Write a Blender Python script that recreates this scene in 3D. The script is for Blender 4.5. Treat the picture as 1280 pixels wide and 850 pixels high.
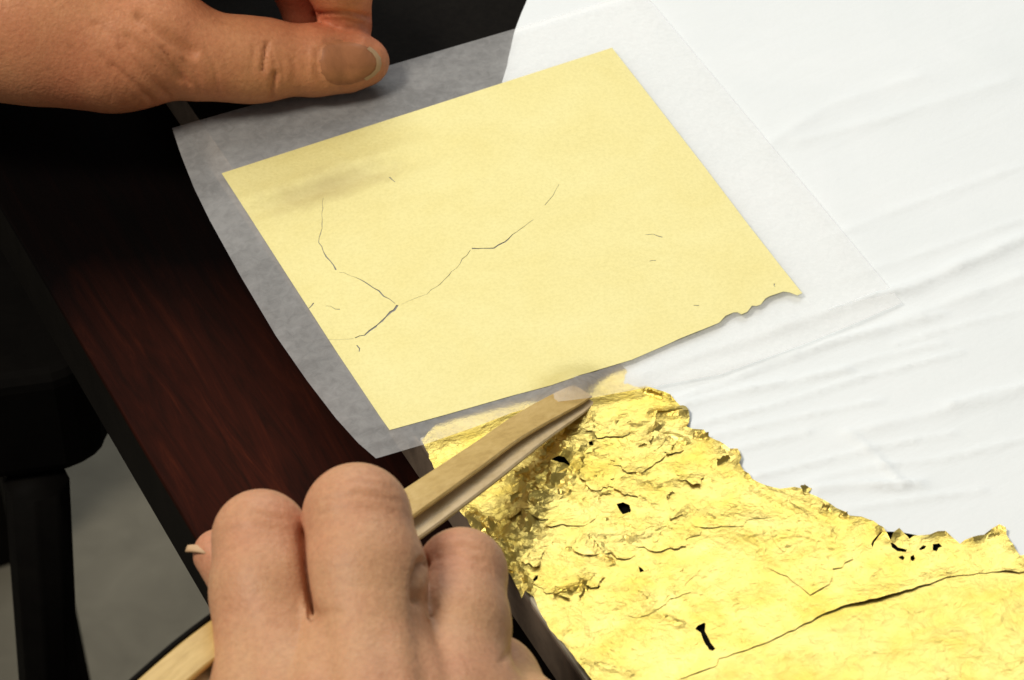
import bpy, bmesh, math, random
import numpy as np
from mathutils import Vector, Matrix
from mathutils.bvhtree import BVHTree
from mathutils.geometry import delaunay_2d_cdt

random.seed(7)
rng = np.random.default_rng(11)
scene = bpy.context.scene
for o in list(bpy.data.objects):
    bpy.data.objects.remove(o, do_unlink=True)

# ------------------------------------------------------------------ camera
# scene measured in millimetres with the top of the cutting block at z = 0;
# one world unit is a metre and the floor lies at z = 0
MM = 0.001
Z0 = 0.42
DIST, ELEV, ROLL, WIDTH, TX, TY = 900.0, 41.5, -3.85, 226.5, -0.18, -37.7
_e, _r = math.radians(ELEV), math.radians(ROLL)
FWD = np.array([0, math.cos(_e), -math.sin(_e)])
_R = np.array([1.0, 0, 0]); _U = np.cross(_R, FWD)
RIGHT = math.cos(_r) * _R + math.sin(_r) * _U
UP = -math.sin(_r) * _R + math.cos(_r) * _U
CAM = np.array([TX, TY, 0]) - DIST * FWD
FPX = 1280 * DIST / WIDTH


def P(u, v, z):
    """point at height z (mm) that the photograph shows at u, v"""
    d = FWD * FPX + RIGHT * (u - 640) - UP * (v - 425)
    t = (z - CAM[2]) / d[2]
    return CAM + d * t


def pix(pts):
    d = np.asarray(pts, float) - CAM
    w = d @ FWD
    return np.stack([640 + FPX * (d @ RIGHT) / w, 425 - FPX * (d @ UP) / w], -1)


def W(p):
    return (p[0] * MM, p[1] * MM, p[2] * MM + Z0)


cd = bpy.data.cameras.new("camera")
cam = bpy.data.objects.new("camera", cd)
scene.collection.objects.link(cam)
cd.sensor_width = 36
cd.lens = 36 * DIST / WIDTH
cd.clip_start = 0.05
cd.clip_end = 30
M = Matrix.Identity(4)
for i in range(3):
    M[i][0], M[i][1], M[i][2] = RIGHT[i], UP[i], -FWD[i]
M.translation = Vector(W(CAM))
cam.matrix_world = M
cd.dof.use_dof = True
cd.dof.focus_distance = DIST * MM
cd.dof.aperture_fstop = 40
scene.camera = cam

# ------------------------------------------------------------------ light
wd = bpy.data.worlds.new("World")
scene.world = wd
wd.use_nodes = True
bg = wd.node_tree.nodes["Background"]
bg.inputs[0].default_value = (1.0, 0.97, 0.92, 1)
bg.inputs[1].default_value = 0.2


def area_light(name, loc, target, size, size_y, power, col):
    ld = bpy.data.lights.new(name, 'AREA')
    ld.shape = 'RECTANGLE'
    ld.size, ld.size_y = size, size_y
    ld.energy = power
    ld.color = col
    lo = bpy.data.objects.new(name, ld)
    lo.location = loc
    lo.rotation_euler = (Vector(target) - Vector(loc)).to_track_quat('-Z', 'Y').to_euler()
    scene.collection.objects.link(lo)
    return lo


area_light("fill_light", (-0.80, -0.30, 1.85), (0.0, 0, 0.42), 0.45, 0.45, 20, (1.0, 0.93, 0.82))  # added fill lamp for the hands and tweezers, no window known here
area_light("ceiling_light", (0.15, 1.25, 1.75), (0.02, 0, 0.42), 1.6, 1.0, 18, (0.955, 0.99, 1.0))

scene.view_settings.view_transform = 'Standard'
scene.view_settings.look = 'None'
scene.view_settings.gamma = 1
scene.view_settings.exposure = 0
scene.view_settings.use_curve_mapping = False
scene.render.engine = 'CYCLES'
scene.cycles.transparent_max_bounces = 12
scene.cycles.max_bounces = 14
scene.cycles.diffuse_bounces = 8

# ------------------------------------------------------------------ materials


def mat(name):
    m = bpy.data.materials.new(name)
    m.use_nodes = True
    return m, m.node_tree.nodes, m.node_tree.links, m.node_tree.nodes["Principled BSDF"]


def noise_node(N, L, scale, detail=4, rough=0.55, dist=0.0, vec=None):
    n = N.new('ShaderNodeTexNoise')
    n.inputs['Scale'].default_value = scale
    n.inputs['Detail'].default_value = detail
    n.inputs['Roughness'].default_value = rough
    n.inputs['Distortion'].default_value = dist
    if vec is not None:
        L.new(vec, n.inputs['Vector'])
    return n


def ramp_node(N, L, src, stops):
    r = N.new('ShaderNodeValToRGB')
    e = r.color_ramp.elements
    while len(e) < len(stops):
        e.new(0.5)
    for k, (p, c) in enumerate(stops):
        e[k].position = p
        e[k].color = (c[0], c[1], c[2], 1)
    L.new(src, r.inputs[0])
    return r


def bump_node(N, L, src, strength, dist, prev=None):
    b = N.new('ShaderNodeBump')
    b.inputs['Strength'].default_value = strength
    b.inputs['Distance'].default_value = dist
    L.new(src, b.inputs['Height'])
    if prev is not None:
        L.new(prev.outputs[0], b.inputs['Normal'])
    return b


def coords(N, rot=(0, 0, 0), scale=(1, 1, 1), L=None):
    g = N.new('ShaderNodeNewGeometry')
    mp = N.new('ShaderNodeMapping')
    mp.vector_type = 'TEXTURE'          # rotate first, then stretch
    rot = tuple(-a for a in rot); scale = tuple(1 / a for a in scale)
    mp.inputs['Rotation'].default_value = rot
    mp.inputs['Scale'].default_value = scale
    L.new(g.outputs['Position'], mp.inputs['Vector'])
    return mp.outputs[0]


def make_gold(name, rough, base_a, base_b, bump):
    m, N, L, B = mat(name)
    v = coords(N, L=L)
    n1 = noise_node(N, L, 90, 4, 0.6, 0.3, v)
    r = ramp_node(N, L, n1.outputs[0], [(0.3, base_a), (0.7, base_b)])
    L.new(r.outputs[0], B.inputs['Base Color'])
    B.inputs['Metallic'].default_value = 1.0
    B.inputs['Roughness'].default_value = rough
    n2 = noise_node(N, L, 900, 5, 0.6, 0.8, v)
    n3 = noise_node(N, L, 260, 5, 0.65, 1.2, v)
    b1 = bump_node(N, L, n2.outputs[0], bump, 0.0006)
    b2 = bump_node(N, L, n3.outputs[0], bump, 0.0014, b1)
    L.new(b2.outputs[0], B.inputs['Normal'])
    return m


M_GOLD = make_gold("crumpled_gold", 0.38, (0.60, 0.44, 0.078), (0.72, 0.57, 0.18), 0.2)
M_GOLD2 = make_gold("smooth_gold", 0.42, (0.64, 0.48, 0.095), (0.73, 0.58, 0.185), 0.2)

# flat gold leaf: matt, pale, softly mottled
M_LEAF, N, L, B = mat("gold_leaf")
v = coords(N, L=L)
n1 = noise_node(N, L, 45, 5, 0.65, 0.4, v)
r1 = ramp_node(N, L, n1.outputs[0], [(0.3, (0.75, 0.65, 0.25)), (0.72, (0.785, 0.70, 0.305))])
gp = N.new('ShaderNodeNewGeometry')
sub = N.new('ShaderNodeVectorMath'); sub.operation = 'SUBTRACT'
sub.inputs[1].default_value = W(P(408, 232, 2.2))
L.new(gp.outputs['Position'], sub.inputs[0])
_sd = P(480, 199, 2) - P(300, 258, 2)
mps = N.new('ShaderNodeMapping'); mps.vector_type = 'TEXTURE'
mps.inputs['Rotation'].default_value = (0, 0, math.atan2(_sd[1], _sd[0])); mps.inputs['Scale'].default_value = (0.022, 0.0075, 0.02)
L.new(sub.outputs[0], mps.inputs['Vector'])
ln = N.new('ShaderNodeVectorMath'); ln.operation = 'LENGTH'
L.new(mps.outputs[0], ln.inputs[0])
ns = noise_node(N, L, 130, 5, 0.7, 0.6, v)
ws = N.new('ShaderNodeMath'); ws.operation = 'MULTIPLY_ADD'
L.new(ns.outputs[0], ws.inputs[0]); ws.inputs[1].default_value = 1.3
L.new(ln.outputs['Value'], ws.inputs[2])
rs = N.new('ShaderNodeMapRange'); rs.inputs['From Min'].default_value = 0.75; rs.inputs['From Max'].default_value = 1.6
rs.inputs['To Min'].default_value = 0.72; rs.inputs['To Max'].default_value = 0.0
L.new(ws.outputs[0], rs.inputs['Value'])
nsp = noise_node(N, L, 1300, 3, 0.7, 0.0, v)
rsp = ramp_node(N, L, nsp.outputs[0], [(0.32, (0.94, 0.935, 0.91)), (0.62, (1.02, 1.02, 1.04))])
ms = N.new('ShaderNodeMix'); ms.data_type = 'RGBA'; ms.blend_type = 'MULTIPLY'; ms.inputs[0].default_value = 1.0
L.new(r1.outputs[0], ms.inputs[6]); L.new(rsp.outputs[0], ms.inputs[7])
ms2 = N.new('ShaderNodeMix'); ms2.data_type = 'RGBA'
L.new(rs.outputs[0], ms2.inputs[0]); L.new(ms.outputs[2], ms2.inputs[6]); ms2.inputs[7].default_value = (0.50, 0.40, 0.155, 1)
L.new(ms2.outputs[2], B.inputs['Base Color'])
B.inputs['Metallic'].default_value = 0.2
B.inputs['Roughness'].default_value = 0.5
n2 = noise_node(N, L, 1500, 3, 0.6, 0, v)
n3 = noise_node(N, L, 120, 4, 0.6, 0.5, v)
b1 = bump_node(N, L, n2.outputs[0], 0.25, 0.0003)
b2 = bump_node(N, L, n3.outputs[0], 0.2, 0.001, b1)
L.new(b2.outputs[0], B.inputs['Normal'])

# translucent tissue
M_TISSUE, N, L, B = mat("tissue_paper")
v = coords(N, L=L)
n1 = noise_node(N, L, 420, 5, 0.7, 0.6, v)
n2 = noise_node(N, L, 60, 3, 0.6, 0.3, v)
mx = N.new('ShaderNodeMix'); mx.data_type = 'FLOAT'
mx.inputs[0].default_value = 0.5
L.new(n1.outputs[0], mx.inputs[2]); L.new(n2.outputs[0], mx.inputs[3])
mr = N.new('ShaderNodeMapRange')
mr.inputs['From Min'].default_value = 0.38; mr.inputs['From Max'].default_value = 0.62
mr.inputs['To Min'].default_value = 0.27; mr.inputs['To Max'].default_value = 0.40
L.new(mx.outputs[0], mr.inputs['Value'])
b1 = bump_node(N, L, n1.outputs[0], 0.25, 0.0004)
N.remove(B)
df = N.new('ShaderNodeBsdfDiffuse'); df.inputs[0].default_value = (1.0, 0.99, 0.975, 1)
tl = N.new('ShaderNodeBsdfTranslucent'); tl.inputs[0].default_value = (1.0, 1.0, 0.99, 1)
tp = N.new('ShaderNodeBsdfTransparent')
L.new(b1.outputs[0], df.inputs['Normal'])
m1 = N.new('ShaderNodeMixShader'); m1.inputs[0].default_value = 0.28
L.new(df.outputs[0], m1.inputs[1]); L.new(tl.outputs[0], m1.inputs[2])
m2 = N.new('ShaderNodeMixShader')
L.new(mr.outputs[0], m2.inputs[0]); L.new(tp.outputs[0], m2.inputs[1]); L.new(m1.outputs[0], m2.inputs[2])
L.new(m2.outputs[0], N['Material Output'].inputs['Surface'])

# white paper
M_PAPER, N, L, B = mat("white_paper")
v = coords(N, L=L)
n1 = noise_node(N, L, 700, 5, 0.7, 0.3, v)
n2 = noise_node(N, L, 30, 4, 0.6, 0.6, v)
r1 = ramp_node(N, L, n2.outputs[0], [(0.3, (0.80, 0.835, 0.84)), (0.7, (0.835, 0.865, 0.87))])
L.new(r1.outputs[0], B.inputs['Base Color'])
B.inputs['Roughness'].default_value = 0.7
B.inputs['Specular IOR Level'].default_value = 0.2
b1 = bump_node(N, L, n1.outputs[0], 0.25, 0.0004)
v2 = coords(N, rot=(0, 0, math.radians(-28)), scale=(0.16, 1, 1), L=L)
n3 = noise_node(N, L, 150, 4, 0.6, 0.8, v2)
b2 = bump_node(N, L, n3.outputs[0], 0.10, 0.0016, b1)
L.new(b2.outputs[0], B.inputs['Normal'])


def simple(name, col, rough, spec=0.4, nscale=60, var=0.25, stretch=(1, 1, 1), rot=0.0, bump=0.2, bdist=0.0006):
    m, N, L, B = mat(name)
    v = coords(N, rot=(0, 0, rot), scale=stretch, L=L)
    n = noise_node(N, L, nscale, 6, 0.65, 0.6, v)
    lo = tuple(c * (1 - var) for c in col); hi = tuple(min(1, c * (1 + var)) for c in col)
    r = ramp_node(N, L, n.outputs[0], [(0.3, lo), (0.72, hi)])
    L.new(r.outputs[0], B.inputs['Base Color'])
    B.inputs['Roughness'].default_value = rough
    B.inputs['Specular IOR Level'].default_value = spec
    b = bump_node(N, L, n.outputs[0], bump, bdist)
    L.new(b.outputs[0], B.inputs['Normal'])
    return m


M_LEATHER = simple("black_leather", (0.006, 0.005, 0.004), 0.85, 0.06, 500, 0.3)
M_RAW = simple("pale_leather_edge", (0.62, 0.56, 0.42), 0.7, 0.3, 300, 0.2)
M_BLOCK = simple("block_side", (0.17, 0.125, 0.088), 0.7, 0.25, 120, 0.3, (0.1, 1, 1))
M_FLOOR = simple("grey_floor", (0.155, 0.142, 0.108), 0.8, 0.2, 40, 0.15)
M_BLACK = simple("black_lacquer", (0.005, 0.004, 0.003), 0.7, 0.06, 80, 0.3)
M_STOOL = simple("black_wood", (0.0035, 0.003, 0.0025), 0.7, 0.04, 80, 0.3)

# dark red lacquered wood with grain along the table edge
EDGE_A, EDGE_B = P(85, 400, -14), P(250, 680, -14)
TAB_ANG = math.atan2(EDGE_B[1] - EDGE_A[1], EDGE_B[0] - EDGE_A[0])
M_WOOD, N, L, B = mat("dark_red_wood")
v = coords(N, rot=(0, 0, -TAB_ANG), scale=(0.10, 1, 1), L=L)
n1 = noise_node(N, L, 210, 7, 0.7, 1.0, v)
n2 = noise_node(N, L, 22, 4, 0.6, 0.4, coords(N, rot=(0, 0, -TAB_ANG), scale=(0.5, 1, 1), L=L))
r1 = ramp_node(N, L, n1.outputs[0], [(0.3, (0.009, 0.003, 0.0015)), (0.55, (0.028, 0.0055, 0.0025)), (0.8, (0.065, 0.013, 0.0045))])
# worker's shadow painted into the wood colour: near black outside one brighter patch
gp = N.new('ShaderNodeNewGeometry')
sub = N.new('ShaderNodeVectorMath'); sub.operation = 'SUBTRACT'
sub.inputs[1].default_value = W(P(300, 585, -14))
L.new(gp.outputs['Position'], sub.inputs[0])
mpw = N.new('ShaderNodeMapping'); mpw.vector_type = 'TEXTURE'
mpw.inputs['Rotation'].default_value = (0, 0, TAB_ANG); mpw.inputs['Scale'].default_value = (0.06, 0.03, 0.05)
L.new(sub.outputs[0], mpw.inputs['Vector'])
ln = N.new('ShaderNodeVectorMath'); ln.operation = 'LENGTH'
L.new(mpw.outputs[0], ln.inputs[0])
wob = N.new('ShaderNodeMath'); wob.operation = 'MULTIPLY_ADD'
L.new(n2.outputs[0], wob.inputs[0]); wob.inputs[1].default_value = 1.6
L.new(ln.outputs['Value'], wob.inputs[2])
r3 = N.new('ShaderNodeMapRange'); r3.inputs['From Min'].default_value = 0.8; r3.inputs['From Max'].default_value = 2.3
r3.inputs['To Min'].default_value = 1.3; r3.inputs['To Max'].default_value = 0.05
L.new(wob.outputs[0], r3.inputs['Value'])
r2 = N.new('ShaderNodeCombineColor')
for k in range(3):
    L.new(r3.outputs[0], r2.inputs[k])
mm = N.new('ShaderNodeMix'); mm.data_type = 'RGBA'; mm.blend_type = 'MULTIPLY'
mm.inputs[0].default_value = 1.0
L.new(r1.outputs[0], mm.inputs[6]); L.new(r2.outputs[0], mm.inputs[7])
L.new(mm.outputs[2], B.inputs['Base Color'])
B.inputs['Roughness'].default_value = 0.8
B.inputs['Specular IOR Level'].default_value = 0.05
b1 = bump_node(N, L, n1.outputs[0], 0.25, 0.0006)
L.new(b1.outputs[0], B.inputs['Normal'])

# bamboo
TW_DIR = P(735, 492, 3) - P(262, 795, 34)
TW_ANG = math.atan2(TW_DIR[1], TW_DIR[0])


def make_bamboo(name, a, b, c):
    m, N, L, B = mat(name)
    v = coords(N, rot=(0, 0, -TW_ANG), scale=(0.05, 1, 1), L=L)
    n1 = noise_node(N, L, 900, 5, 0.65, 0.2, v)
    n2 = noise_node(N, L, 70, 3, 0.6, 0.2, coords(N, L=L))
    mx = N.new('ShaderNodeMix'); mx.data_type = 'FLOAT'
    mx.inputs[0].default_value = 0.4
    L.new(n1.outputs[0], mx.inputs[2]); L.new(n2.outputs[0], mx.inputs[3])
    r = ramp_node(N, L, mx.outputs[0], [(0.34, a), (0.5, b), (0.66, c)])
    L.new(r.outputs[0], B.inputs['Base Color'])
    B.inputs['Roughness'].default_value = 0.42
    B.inputs['Specular IOR Level'].default_value = 0.4
    bb = bump_node(N, L, n1.outputs[0], 0.3, 0.0003)
    L.new(bb.outputs[0], B.inputs['Normal'])
    return m


M_BAMBOO = make_bamboo("bamboo_skin", (0.47, 0.30, 0.085), (0.58, 0.39, 0.125), (0.66, 0.46, 0.17))
M_BAMBOO2 = make_bamboo("bamboo_inside", (0.50, 0.36, 0.17), (0.61, 0.46, 0.25), (0.68, 0.52, 0.31))


def make_skin(name, base, red, sss=0.12):
    m, N, L, B = mat(name)
    v = coords(N, L=L)
    at = N.new('ShaderNodeAttribute'); at.attribute_name = "flush"
    n1 = noise_node(N, L, 75, 5, 0.6, 0.4, v)
    n2 = noise_node(N, L, 700, 4, 0.7, 0.2, v)
    add = N.new('ShaderNodeMath'); add.operation = 'MULTIPLY_ADD'
    L.new(n1.outputs[0], add.inputs[0]); add.inputs[1].default_value = 0.9
    add.inputs[2].default_value = -0.27
    add2 = N.new('ShaderNodeMath'); add2.operation = 'ADD'; add2.use_clamp = True
    L.new(add.outputs[0], add2.inputs[0]); L.new(at.outputs['Fac'], add2.inputs[1])
    mx = N.new('ShaderNodeMix'); mx.data_type = 'RGBA'
    L.new(add2.outputs[0], mx.inputs[0])
    mx.inputs[6].default_value = (*base, 1); mx.inputs[7].default_value = (*red, 1)
    r = ramp_node(N, L, n2.outputs[0], [(0.3, (0.80, 0.76, 0.74)), (0.62, (1, 1, 1))])
    mu = N.new('ShaderNodeMix'); mu.data_type = 'RGBA'; mu.blend_type = 'MULTIPLY'
    mu.inputs[0].default_value = 0.8
    L.new(mx.outputs[2], mu.inputs[6]); L.new(r.outputs[0], mu.inputs[7])
    L.new(mu.outputs[2], B.inputs['Base Color'])
    B.inputs['Roughness'].default_value = 0.52
    B.inputs['Specular IOR Level'].default_value = 0.32
    B.inputs['Subsurface Weight'].default_value = sss
    B.inputs['Subsurface Radius'].default_value = (1.0, 0.35, 0.18)
    B.inputs['Subsurface Scale'].default_value = 0.004
    vo = N.new('ShaderNodeTexVoronoi'); vo.inputs['Scale'].default_value = 1100
    L.new(v, vo.inputs['Vector'])
    n3 = noise_node(N, L, 330, 4, 0.6, 0.8, v)
    b1 = bump_node(N, L, vo.outputs['Distance'], 0.22, 0.0003)
    b2 = bump_node(N, L, n3.outputs[0], 0.38, 0.0005, b1)
    L.new(b2.outputs[0], B.inputs['Normal'])
    return m


M_SKIN_R = make_skin("skin_pink", (0.58, 0.335, 0.175), (0.56, 0.225, 0.13))
M_SKIN_L = make_skin("skin_tan", (0.64, 0.295, 0.135), (0.53, 0.145, 0.07))
M_NAIL = simple("stained_nail", (0.40, 0.165, 0.075), 0.42, 0.28, 160, 0.22, bump=0.1)
M_NAIL2 = simple("pale_nail", (0.52, 0.34, 0.19), 0.5, 0.3, 160, 0.15, bump=0.1)

# ------------------------------------------------------------------ helpers


def tag(o, label=None, cat=None, kind=None, group=None):
    if label: o['label'] = label
    if cat: o['category'] = cat
    if kind: o['kind'] = kind
    if group: o['group'] = group
    return o


def mesh_obj(name, verts, faces, material, parent=None, smooth=True):
    """verts in millimetres of the scene frame"""
    me = bpy.data.meshes.new(name)
    vv = np.asarray(verts, float) * MM
    vv[:, 2] += Z0
    me.from_pydata(vv.tolist(), [], [tuple(int(i) for i in f) for f in faces])
    me.update()
    if smooth:
        me.polygons.foreach_set('use_smooth', [True] * len(me.polygons))
    me.materials.append(material)
    o = bpy.data.objects.new(name, me)
    scene.collection.objects.link(o)
    if parent is not None:
        o.parent = parent
        o.matrix_parent_inverse = parent.matrix_world.inverted()
    return o


def empty(name, p):
    e = bpy.data.objects.new(name, None)
    e.empty_display_size = 0.01
    e.location = W(p)
    scene.collection.objects.link(e)
    bpy.context.view_layer.update()
    e.matrix_world = Matrix.Translation(Vector(W(p)))
    return e


def _hash(ix, iy, s):
    h = (ix.astype(np.int64) * 374761393 + iy.astype(np.int64) * 668265263 + s * 982451653) & 0xffffffff
    h = ((h ^ (h >> 13)) * 1274126177) & 0xffffffff
    return ((h ^ (h >> 16)) & 0xffff) / 65535.0


def gnoise(x, y, s=0):
    """2-D gradient noise, about -0.7 to 0.7"""
    ix, iy = np.floor(x), np.floor(y)
    fx, fy = x - ix, y - iy
    ux, uy = fx * fx * fx * (fx * (fx * 6 - 15) + 10), fy * fy * fy * (fy * (fy * 6 - 15) + 10)

    def g(dx, dy):
        a = _hash(ix + dx, iy + dy, s) * 2 * np.pi
        return np.cos(a) * (fx - dx) + np.sin(a) * (fy - dy)
    a = g(0, 0) * (1 - ux) + g(1, 0) * ux
    b = g(0, 1) * (1 - ux) + g(1, 1) * ux
    return a * (1 - uy) + b * uy


def ridge(x, y, s):
    return 1 - np.abs(gnoise(x, y, s)) * 2.2


def seg_dist(pts, a, b):
    d = b - a
    t = np.clip(((pts - a) @ d) / max(1e-9, d @ d), 0, 1)
    return np.linalg.norm(pts - (a + t[:, None] * d), axis=1)


def poly_dist(pts, line):
    line = np.asarray(line, float)
    out = np.full(len(pts), 1e9)
    for a, b in zip(line[:-1], line[1:]):
        out = np.minimum(out, seg_dist(pts, a, b))
    return out


def inside(pts, poly):
    x, y = pts[:, 0], pts[:, 1]
    c = np.zeros(len(pts), bool)
    n = len(poly)
    for i in range(n):
        x1, y1 = poly[i]; x2, y2 = poly[(i + 1) % n]
        if y1 == y2:
            continue
        k = (y1 > y) != (y2 > y)
        c ^= k & (x < (x2 - x1) * (y - y1) / (y2 - y1) + x1)
    return c


def rough_poly(poly, step, amp, seed):
    """resample a closed outline and make it uneven"""
    r = np.random.default_rng(seed)
    out = []
    n = len(poly)
    for i in range(n):
        a, b = np.asarray(poly[i], float), np.asarray(poly[(i + 1) % n], float)
        d = b - a
        ln = np.linalg.norm(d)
        k = max(1, int(ln / step))
        nn = np.array([-d[1], d[0]]) / max(ln, 1e-9)
        for j in range(k):
            q = a + d * j / k
            if j:
                q = q + nn * r.normal(0, amp)
            out.append(q)
    return np.array(out)


def px(points, z=0.8):
    return [P(u, v, z)[:2] for u, v in points]


def sheet(outline, holes, step, jitter=0.3, extra=None, seed=1):
    """triangulated flat sheet with cut outline and holes; returns xy, tris"""
    r = np.random.default_rng(seed)
    outline = np.asarray(outline)
    lo, hi = outline.min(0), outline.max(0)
    gx, gy = np.meshgrid(np.arange(lo[0], hi[0], step), np.arange(lo[1], hi[1], step))
    g = np.stack([gx.ravel(), gy.ravel()], -1) + r.uniform(-jitter, jitter, (gx.size, 2)) * step
    ok = inside(g, outline)
    for h in holes:
        ok &= ~inside(g, h)
    g = g[ok]
    # keep grid points off the cut lines
    for ring in [outline] + list(holes):
        ring = np.asarray(ring)
        box = (g[:, 0] > ring[:, 0].min() - 2) & (g[:, 0] < ring[:, 0].max() + 2) & (g[:, 1] > ring[:, 1].min() - 2) & (g[:, 1] < ring[:, 1].max() + 2)
        idx = np.where(box)[0]
        if len(idx):
            d = poly_dist(g[idx], np.vstack([ring, ring[:1]]))
            keep = np.ones(len(g), bool)
            keep[idx[d < step * 0.35]] = False
            g = g[keep]
    vs = []
    es = []
    for ring in [outline] + [np.asarray(h) for h in holes]:
        s = len(vs)
        vs += [Vector((float(p[0]), float(p[1]))) for p in ring]
        es += [(s + i, s + (i + 1) % len(ring)) for i in range(len(ring))]
    vs += [Vector((float(p[0]), float(p[1]))) for p in g]
    ov, oe, of, _, _, _ = delaunay_2d_cdt(vs, es, [], 0, 1e-5)
    xy = np.array([(q[0], q[1]) for q in ov])
    tri = np.array([f for f in of if len(f) == 3])
    c = xy[tri].mean(1)
    ok = inside(c, outline)
    for h in holes:
        ok &= ~inside(c, h)
    tri = tri[ok]
    used = np.unique(tri)
    remap = -np.ones(len(xy), int)
    remap[used] = np.arange(len(used))
    return xy[used], remap[tri]


def box_mesh(name, poly, z0, z1, material, parent=None, bevel=0.0):
    """prism from a counter-clockwise outline"""
    poly = np.asarray(poly)
    a = 0.5 * np.sum(poly[:, 0] * np.roll(poly[:, 1], -1) - np.roll(poly[:, 0], -1) * poly[:, 1])
    if a < 0:
        poly = poly[::-1]
    n = len(poly)
    vs = [(p[0], p[1], z0) for p in poly] + [(p[0], p[1], z1) for p in poly]
    fs = [tuple(range(n - 1, -1, -1)), tuple(range(n, 2 * n))]
    fs += [(i, (i + 1) % n, n + (i + 1) % n, n + i) for i in range(n)]
    o = mesh_obj(name, vs, fs, material, parent, smooth=False)
    if bevel:
        b = o.modifiers.new("bevel", 'BEVEL')
        b.width = bevel * MM; b.segments = 3; b.limit_method = 'ANGLE'
    return o


# ------------------------------------------------------------------ setting
box_mesh("floor", [(-1500, -1200), (1500, -1200), (1500, 2200), (-1500, 2200)], -440, -420, M_FLOOR)
tag(bpy.data.objects["floor"], kind="structure")

# work table: red-brown top board with a black lacquered rim below it
ed = (EDGE_B - EDGE_A)[:2]; ed /= np.linalg.norm(ed)
nr = np.array([-ed[1], ed[0]])            # to the right of the edge, towards the work
if nr[0] < 0:
    nr = -nr
e0, e1 = EDGE_A[:2] - ed * 420, EDGE_A[:2] + ed * 420
table = empty("work_table", P(640, 425, -420))
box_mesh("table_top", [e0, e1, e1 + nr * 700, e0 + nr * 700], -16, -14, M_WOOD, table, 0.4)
box_mesh("rim", [e0 + nr * .6, e1 + nr * .6, e1 + nr * 699, e0 + nr * 699], -36, -16.05, M_BLACK, table, 0.6)
for a in (40, 780):
    for b in (30, 640):
        q = e0 + ed * a + nr * b
        if a == 780 and b == 30:
            q = q + nr * 60
        box_mesh("leg", [q, q + ed * 35, q + ed * 35 + nr * 35, q + nr * 35], -420, -36.05, M_BLACK, table, 1)
tag(table, "dark red-brown wooden work table with black rim under the cutting block", "table")

# black stool seen past the table edge, lower left
stool = empty("stool", P(20, 700, -420))
seat_px = [(-260, 250), (90, 250), (150, 420), (141, 545), (135, 556), (131, 566), (122, 576), (106, 586), (86, 594), (40, 600), (-10, 607), (-260, 640)]
box_mesh("seat", px(seat_px, -95), -95, -62, M_STOOL, stool, 4)


def reeded_leg(a, b, r0, r1, parent):
    a, b = np.asarray(a), np.asarray(b)
    vs, fs = [], []
    seg, rows = 48, 6
    for j in range(rows):
        t = j / (rows - 1)
        c = a + (b - a) * t
        for i in range(seg):
            an = 2 * math.pi * i / seg
            r = (r0 + (r1 - r0) * t) * (1 - 0.09 * abs(math.sin(an * 4)) ** 0.5 * (1 if j else .8))
            vs.append((c[0] + r * math.cos(an), c[1] + r * math.sin(an), c[2]))
    for j in range(rows - 1):
        for i in range(seg):
            fs.append((j * seg + i, (j + 1) * seg + i, (j + 1) * seg + (i + 1) % seg, j * seg + (i + 1) % seg))
    fs.append(tuple(range(seg))); fs.append(tuple(range(rows * seg - 1, (rows - 1) * seg - 1, -1)))
    return mesh_obj("leg", vs, fs, M_STOOL, parent)


lt = P(46, 600, -95)
reeded_leg(lt, lt + np.array([-28, 10, -325]), 8.2, 6.8, stool)
reeded_leg(lt + np.array([-30, 140, 0]), lt + np.array([-25, 160, -325]), 8.2, 6.8, stool)
tag(stool, "black stool with a slim grooved leg standing left of the table", "stool")

# ------------------------------------------------------------------ cutting block
blk_a, blk_b = P(531, 558, 0)[:2], P(731, 850, 0)[:2]
bd = (blk_b - blk_a) / np.linalg.norm(blk_b - blk_a)
bn = np.array([-bd[1], bd[0]])
if bn[0] < 0:
    bn = -bn
q0, q1 = blk_a - bd * 190, blk_b + bd * 60
block = empty("cutting_block", (*((q0 + q1) / 2), -14))
box_mesh("board", [q0, q1, q1 + bn * 290, q0 + bn * 290], -13.9, -1.3, M_BLOCK, block, 0.5)
box_mesh("leather_pad", [q0 + bn * .05, blk_a - bd * 3.1 + bn * .05, blk_a - bd * 3.1 + bn * 1.2, q1 + bn * 1.2, q1 + bn * 288, q0 + bn * 288], -1.25, 0.0, M_LEATHER, block, 0.2)
s0 = blk_a - bd * 3
box_mesh("edge_strip", [s0 + bn * .2, q1 + bn * .2, q1 + bn * 1.1, s0 + bn * 1.1], -1.25, 0.02, M_RAW, block, 0.2)
tag(block, "dark wooden cutting block topped with black leather under the gold and papers", "cutting block")

# ------------------------------------------------------------------ white paper
GOLD_TOP = [(770, 448), (783, 462), (797, 484), (808, 484), (822, 489), (838, 497), (846, 504), (858, 511), (862, 524), (858, 538), (866, 541), (880, 541), (886, 549), (900, 557), (912, 565), (922, 565), (927, 575), (924, 583), (930, 592), (940, 602), (955, 609), (975, 612), (993, 612), (1003, 613), (1012, 620), (1030, 630), (1045, 638), (1056, 641), (1062, 646), (1077, 649), (1092, 653), (1104, 664)]
GOLD_TOP2 = [(1108, 671), (1113, 678), (1117, 670), (1124, 661), (1131, 668), (1137, 675), (1143, 671), (1153, 672), (1163, 671), (1172, 668), (1182, 667), (1192, 674), (1200, 681), (1206, 678), (1216, 676), (1230, 671), (1240, 664), (1249, 661), (1257, 664), (1262, 678), (1270, 690), (1280, 702), (1302, 722)]

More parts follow.
